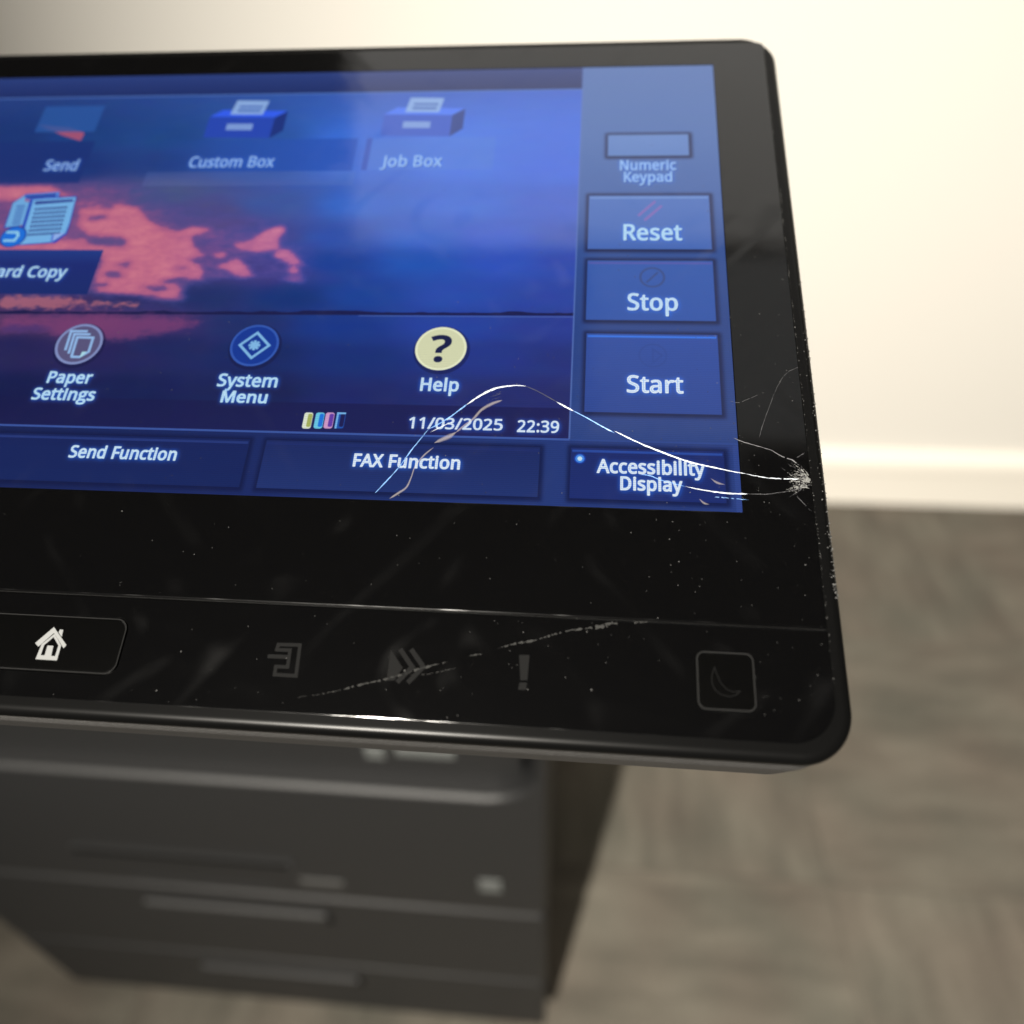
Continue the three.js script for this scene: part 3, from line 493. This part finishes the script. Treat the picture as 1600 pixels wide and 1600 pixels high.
// crushed point of impact: splinters fanning out from the rim
{
  const pos = [], tri = (cx0, cy0, r, z) => { const a0 = rr(0, 6.3); const v = [0, 1, 2].map((k) => { const a = a0 + k * 2.1 + rr(-0.5, 0.5), q = r * rr(0.5, 1.2); return [cx0 + q * 1.5 * Math.cos(a), cy0 + q * Math.sin(a), z + rr(0, 0.25)]; }); pos.push(...v[0], ...v[1], ...v[2]); };
  for (let i = 0; i < 190; i++) {
    const t = Math.pow(rnd(), 0.8), a = rr(-0.85, 0.62), x = 1430 - 215 * t * Math.cos(a) * rr(0.4, 1), y = 560 + 190 * t * Math.sin(a) * rr(0.7, 1);
    const [lx, ly] = A5(x, y); tri(lx, ly, rr(0.06, 0.32) * (1.1 - 0.6 * t), 0.26);
  }
  const g = new THREE.BufferGeometry(); g.setAttribute('position', new THREE.Float32BufferAttribute(pos, 3)); g.computeVertexNormals(); g.setAttribute('uv', new THREE.Float32BufferAttribute(new Array(pos.length / 3 * 2).fill(0), 2));
  const m = pm('splinters', g, new THREE.MeshPhysicalMaterial({ color: lin(0.13, 0.13, 0.125), roughness: 0.6, specularIntensity: 0.25, side: THREE.DoubleSide, flatShading: true }), glass); m.userData.kind = 'stuff';
  for (const [a, b, w] of [[[1240, 490], [1400, 570], 2], [[1230, 545], [1420, 560], 3], [[1235, 630], [1420, 585], 3], [[1300, 430], [1420, 550], 2.4], [[1380, 470], [1435, 600], 2], [[1290, 600], [1430, 620], 2.4]])
    pm('crack', sliver([a, [(a[0] + b[0]) / 2 + rr(-15, 15), (a[1] + b[1]) / 2 + rr(-12, 12)], b], A5, [w * 0.4, w, w * 0.6], { wob: 0.7, gap: 0.3, h: 0.12, density: 2 }), new THREE.MeshPhysicalMaterial({ color: lin(0.14, 0.14, 0.135), roughness: 0.6, specularIntensity: 0.25 }), glass);
}
// hairlines that leave the point of impact
for (let i = 0; i < 15; i++) {
  const a = rr(-1.15, 1.0), l = 90 + 260 * rnd() * rnd(), p = []; let x = 1420 - 30 * Math.cos(a), y = 565 + 30 * Math.sin(a), d = a;
  for (let k = 0; k < 5; k++) { p.push([x, y]); d += rr(-0.3, 0.3); x -= l / 4 * Math.cos(d); y += l / 4 * Math.sin(d); }
  pm('crack', sliver(p, A5, [1.5, 1, 0.8, 0.6, 0.35], { h: 0.04, wob: 0.6, gap: 0.25, density: 1.5 }), crackGrey, glass);
}
// chalky scuff across the key strip
{
  const g = [], run = (p, f, w, gap) => g.push(sliver(p, f, w, { z: 0.22, h: 0.03, wob: 0.8, gap, density: 1.6 }));
  run([[200, 672], [330, 655], [440, 630]], Z2, [0.8, 1.2, 1.8], 0.25); run([[440, 630], [560, 600], [650, 580], [740, 555], [850, 520], [960, 495]], Z2, [2, 3.4, 3, 3.6, 4, 2], 0.25);
  run([[1060, 465], [1130, 455]], Z2, [1, 2.4], 0.3); run([[1210, 425], [1290, 405], [1400, 385], [1480, 360], [1600, 330]], Z2, [2, 4, 4.4, 3, 1], 0.25);
  run([[50, 285], [150, 270], [215, 262], [260, 240]], Z3, [3, 6, 6, 3], 0.3); run([[200, 252], [380, 243], [450, 240]], Z3, [3, 4, 1], 0.35); run([[-900, 520], [-700, 510], [-560, 480]], Z3, [0.6, 1, 0.8], 0.3);
  const m = pm('scuff', mergeGeometries(g), new THREE.MeshPhysicalMaterial({ color: lin(0.026, 0.026, 0.025), roughness: 0.95, specularIntensity: 0.15 }), strip); m.userData.kind = 'stuff';
}
// dust and grit lying on the glass and caught along the rim
{
  const geo = new THREE.IcosahedronGeometry(K, 0), mat = new THREE.MeshPhysicalMaterial({ color: lin(0.06, 0.06, 0.058), roughness: 0.95, specularIntensity: 0.2 });
  const list = [];
  for (let i = 0; i < 420; i++) { const px = Math.pow(rnd(), 0.7) * 1290, py = rr(205, 1130), [x, y] = L(px, py); if (x < 14.2 && y > -46) list.push([x, y, 0.27, rr(0.03, 0.1) * (rnd() < 0.06 ? 1.9 : 1)]); }
  for (let i = 0; i < 80; i++) list.push([rr(-20, 14), rr(-22, 60), 0.27, rr(0.03, 0.085)]);
  for (let i = 0; i < 230; i++) { const y = rr(-36, 150); list.push([14.95 + rr(-0.15, 0.15), y, 0.2, rr(0.03, 0.1)]); }
  for (let i = 0; i < 220; i++) { const y = -18 + 85 * Math.pow(rnd(), 1.3), e = rnd() * rnd(); list.push([18.1 - 1.8 * e, y, -1.3 + 1.1 * Math.sqrt(Math.min(1, e * 2)), rr(0.04, 0.15)]); }
  const im = new THREE.InstancedMesh(geo, mat, list.length); im.name = 'dust'; im.userData.kind = 'stuff';
  const M = new THREE.Matrix4(), q = new THREE.Quaternion(), col = new THREE.Color();
  list.forEach(([x, y, z, s], i) => { q.setFromAxisAngle(V3(0, 0, 1), rr(0, 6.3)); M.compose(V3(x * K, y * K, z * K), q, V3(s * rr(0.7, 2), s, s * 0.45)); im.setMatrixAt(i, M); const b = rr(0.4, 1.6); im.setColorAt(i, col.setRGB(b, b, b)); });
  im.castShadow = true; panel.add(im);
}

// ---------------------------------------------------------------- the printer under the panel
const FZ = -0.27, BX1 = -0.0115, BX0 = -0.66;
const printer = thing('office_printer', 'large dark grey floor-standing office printer under the touchscreen panel', 'printer', BX0 / 2, 0, FZ);
const ox = printer.position.x, oz = FZ;
const Pz = (px, py, z = FZ) => { const w = onPlaneZ(px, py, z); return [w.x - ox, w.y]; };
{
  const yLip = Pz(700, 1247)[1], xR = BX1 - ox, xL = BX0 - ox;
  const yDrawer = Pz(700, 1420)[1];
  // body behind the front
  put('body', new RoundedBoxGeometry(xR - xL - 0.006, 0.86, 0.58, 3, 0.012).translate((xR + xL) / 2, 0.46, -0.335), bodyMat, printer);
  // front frame with the big rounded opening of the upper cover
  const s = roundRect(xL, yDrawer, xR, 0.9, 0.014);
  s.holes.push(roundRect(xL + 0.03, yLip, xR - 0.007, 0.88, 0.045, THREE.Path));
  put('front_frame', slab(s, -0.05, 0, 0.006, 5, 16), bodyMat, printer);
  const cov = put('front_cover', new RoundedBoxGeometry(xR - xL - 0.03, 0.3, 0.02, 3, 0.004).translate((xR + xL) / 2 - 0.004, 0.76, -0.024), bodyMat, printer);
  // two short bars of pale lettering, too blurred to read
  for (const [a, b] of [[568, 604], [616, 712]]) {
    const p = Pz(a, 1165, FZ - 0.014), q = Pz(b, 1184, FZ - 0.014);
    put('name_plate', new RoundedBoxGeometry(q[0] - p[0], p[1] - q[1], 0.002, 2, 0.0008).translate((p[0] + q[0]) / 2, (p[1] + q[1]) / 2, -0.0135), printMat, cov);
  }
  // paper drawers with grip slots
  const gap = 0.004; let top = yDrawer - gap;
  for (const h of [0.19, 0.22]) {
    const y0 = Math.max(0.05, top - h), dr = put('paper_drawer', slab(roundRect(xL, y0, xR, top, 0.008), -0.04, 0, 0.005, 3), bodyMat, printer);
    put('drawer_grip', new RoundedBoxGeometry(0.2, 0.028, 0.01, 3, 0.004).translate((xL + xR) / 2, top - 0.045, 0.001), slotMat, dr);
    top = y0 - gap;
  }
  // grip slots in the front and two small pale marks
  for (const [a, b, c, d] of [[120, 1322, 452, 1344], [208, 1366, 430, 1384]]) {
    const p = Pz(a, b), q = Pz(c, d);
    put('grip_slot', new RoundedBoxGeometry(q[0] - p[0], p[1] - q[1], 0.008, 3, 0.003).translate((p[0] + q[0]) / 2, (p[1] + q[1]) / 2, -0.0022), slotMat, printer);
  }
  for (const [a, b, c, d] of [[748, 1374, 784, 1393], [468, 1372, 540, 1386]]) {
    const p = Pz(a, b), q = Pz(c, d);
    put('label_mark', new RoundedBoxGeometry(q[0] - p[0], p[1] - q[1], 0.002, 2, 0.0008).translate((p[0] + q[0]) / 2, (p[1] + q[1]) / 2, 0.0002), a > 700 ? printMat : new THREE.MeshStandardMaterial({ color: lin(0.035, 0.035, 0.034), roughness: 0.5 }), printer);
  }
  // bracket that carries the touch panel
  put('panel_bracket', new RoundedBoxGeometry(0.14, 0.17, 0.05, 3, 0.008).translate(-0.07 - ox + -0.02, 0.945, -0.03), bodyDark, printer);
  for (const x of [xL + 0.06, xR - 0.06]) for (const z of [-0.08, -0.56]) put('foot', new THREE.CylinderGeometry(0.025, 0.025, 0.05, 20).translate(x, 0.025, z), slotMat, printer);
}

renderer.render(scene, camera);
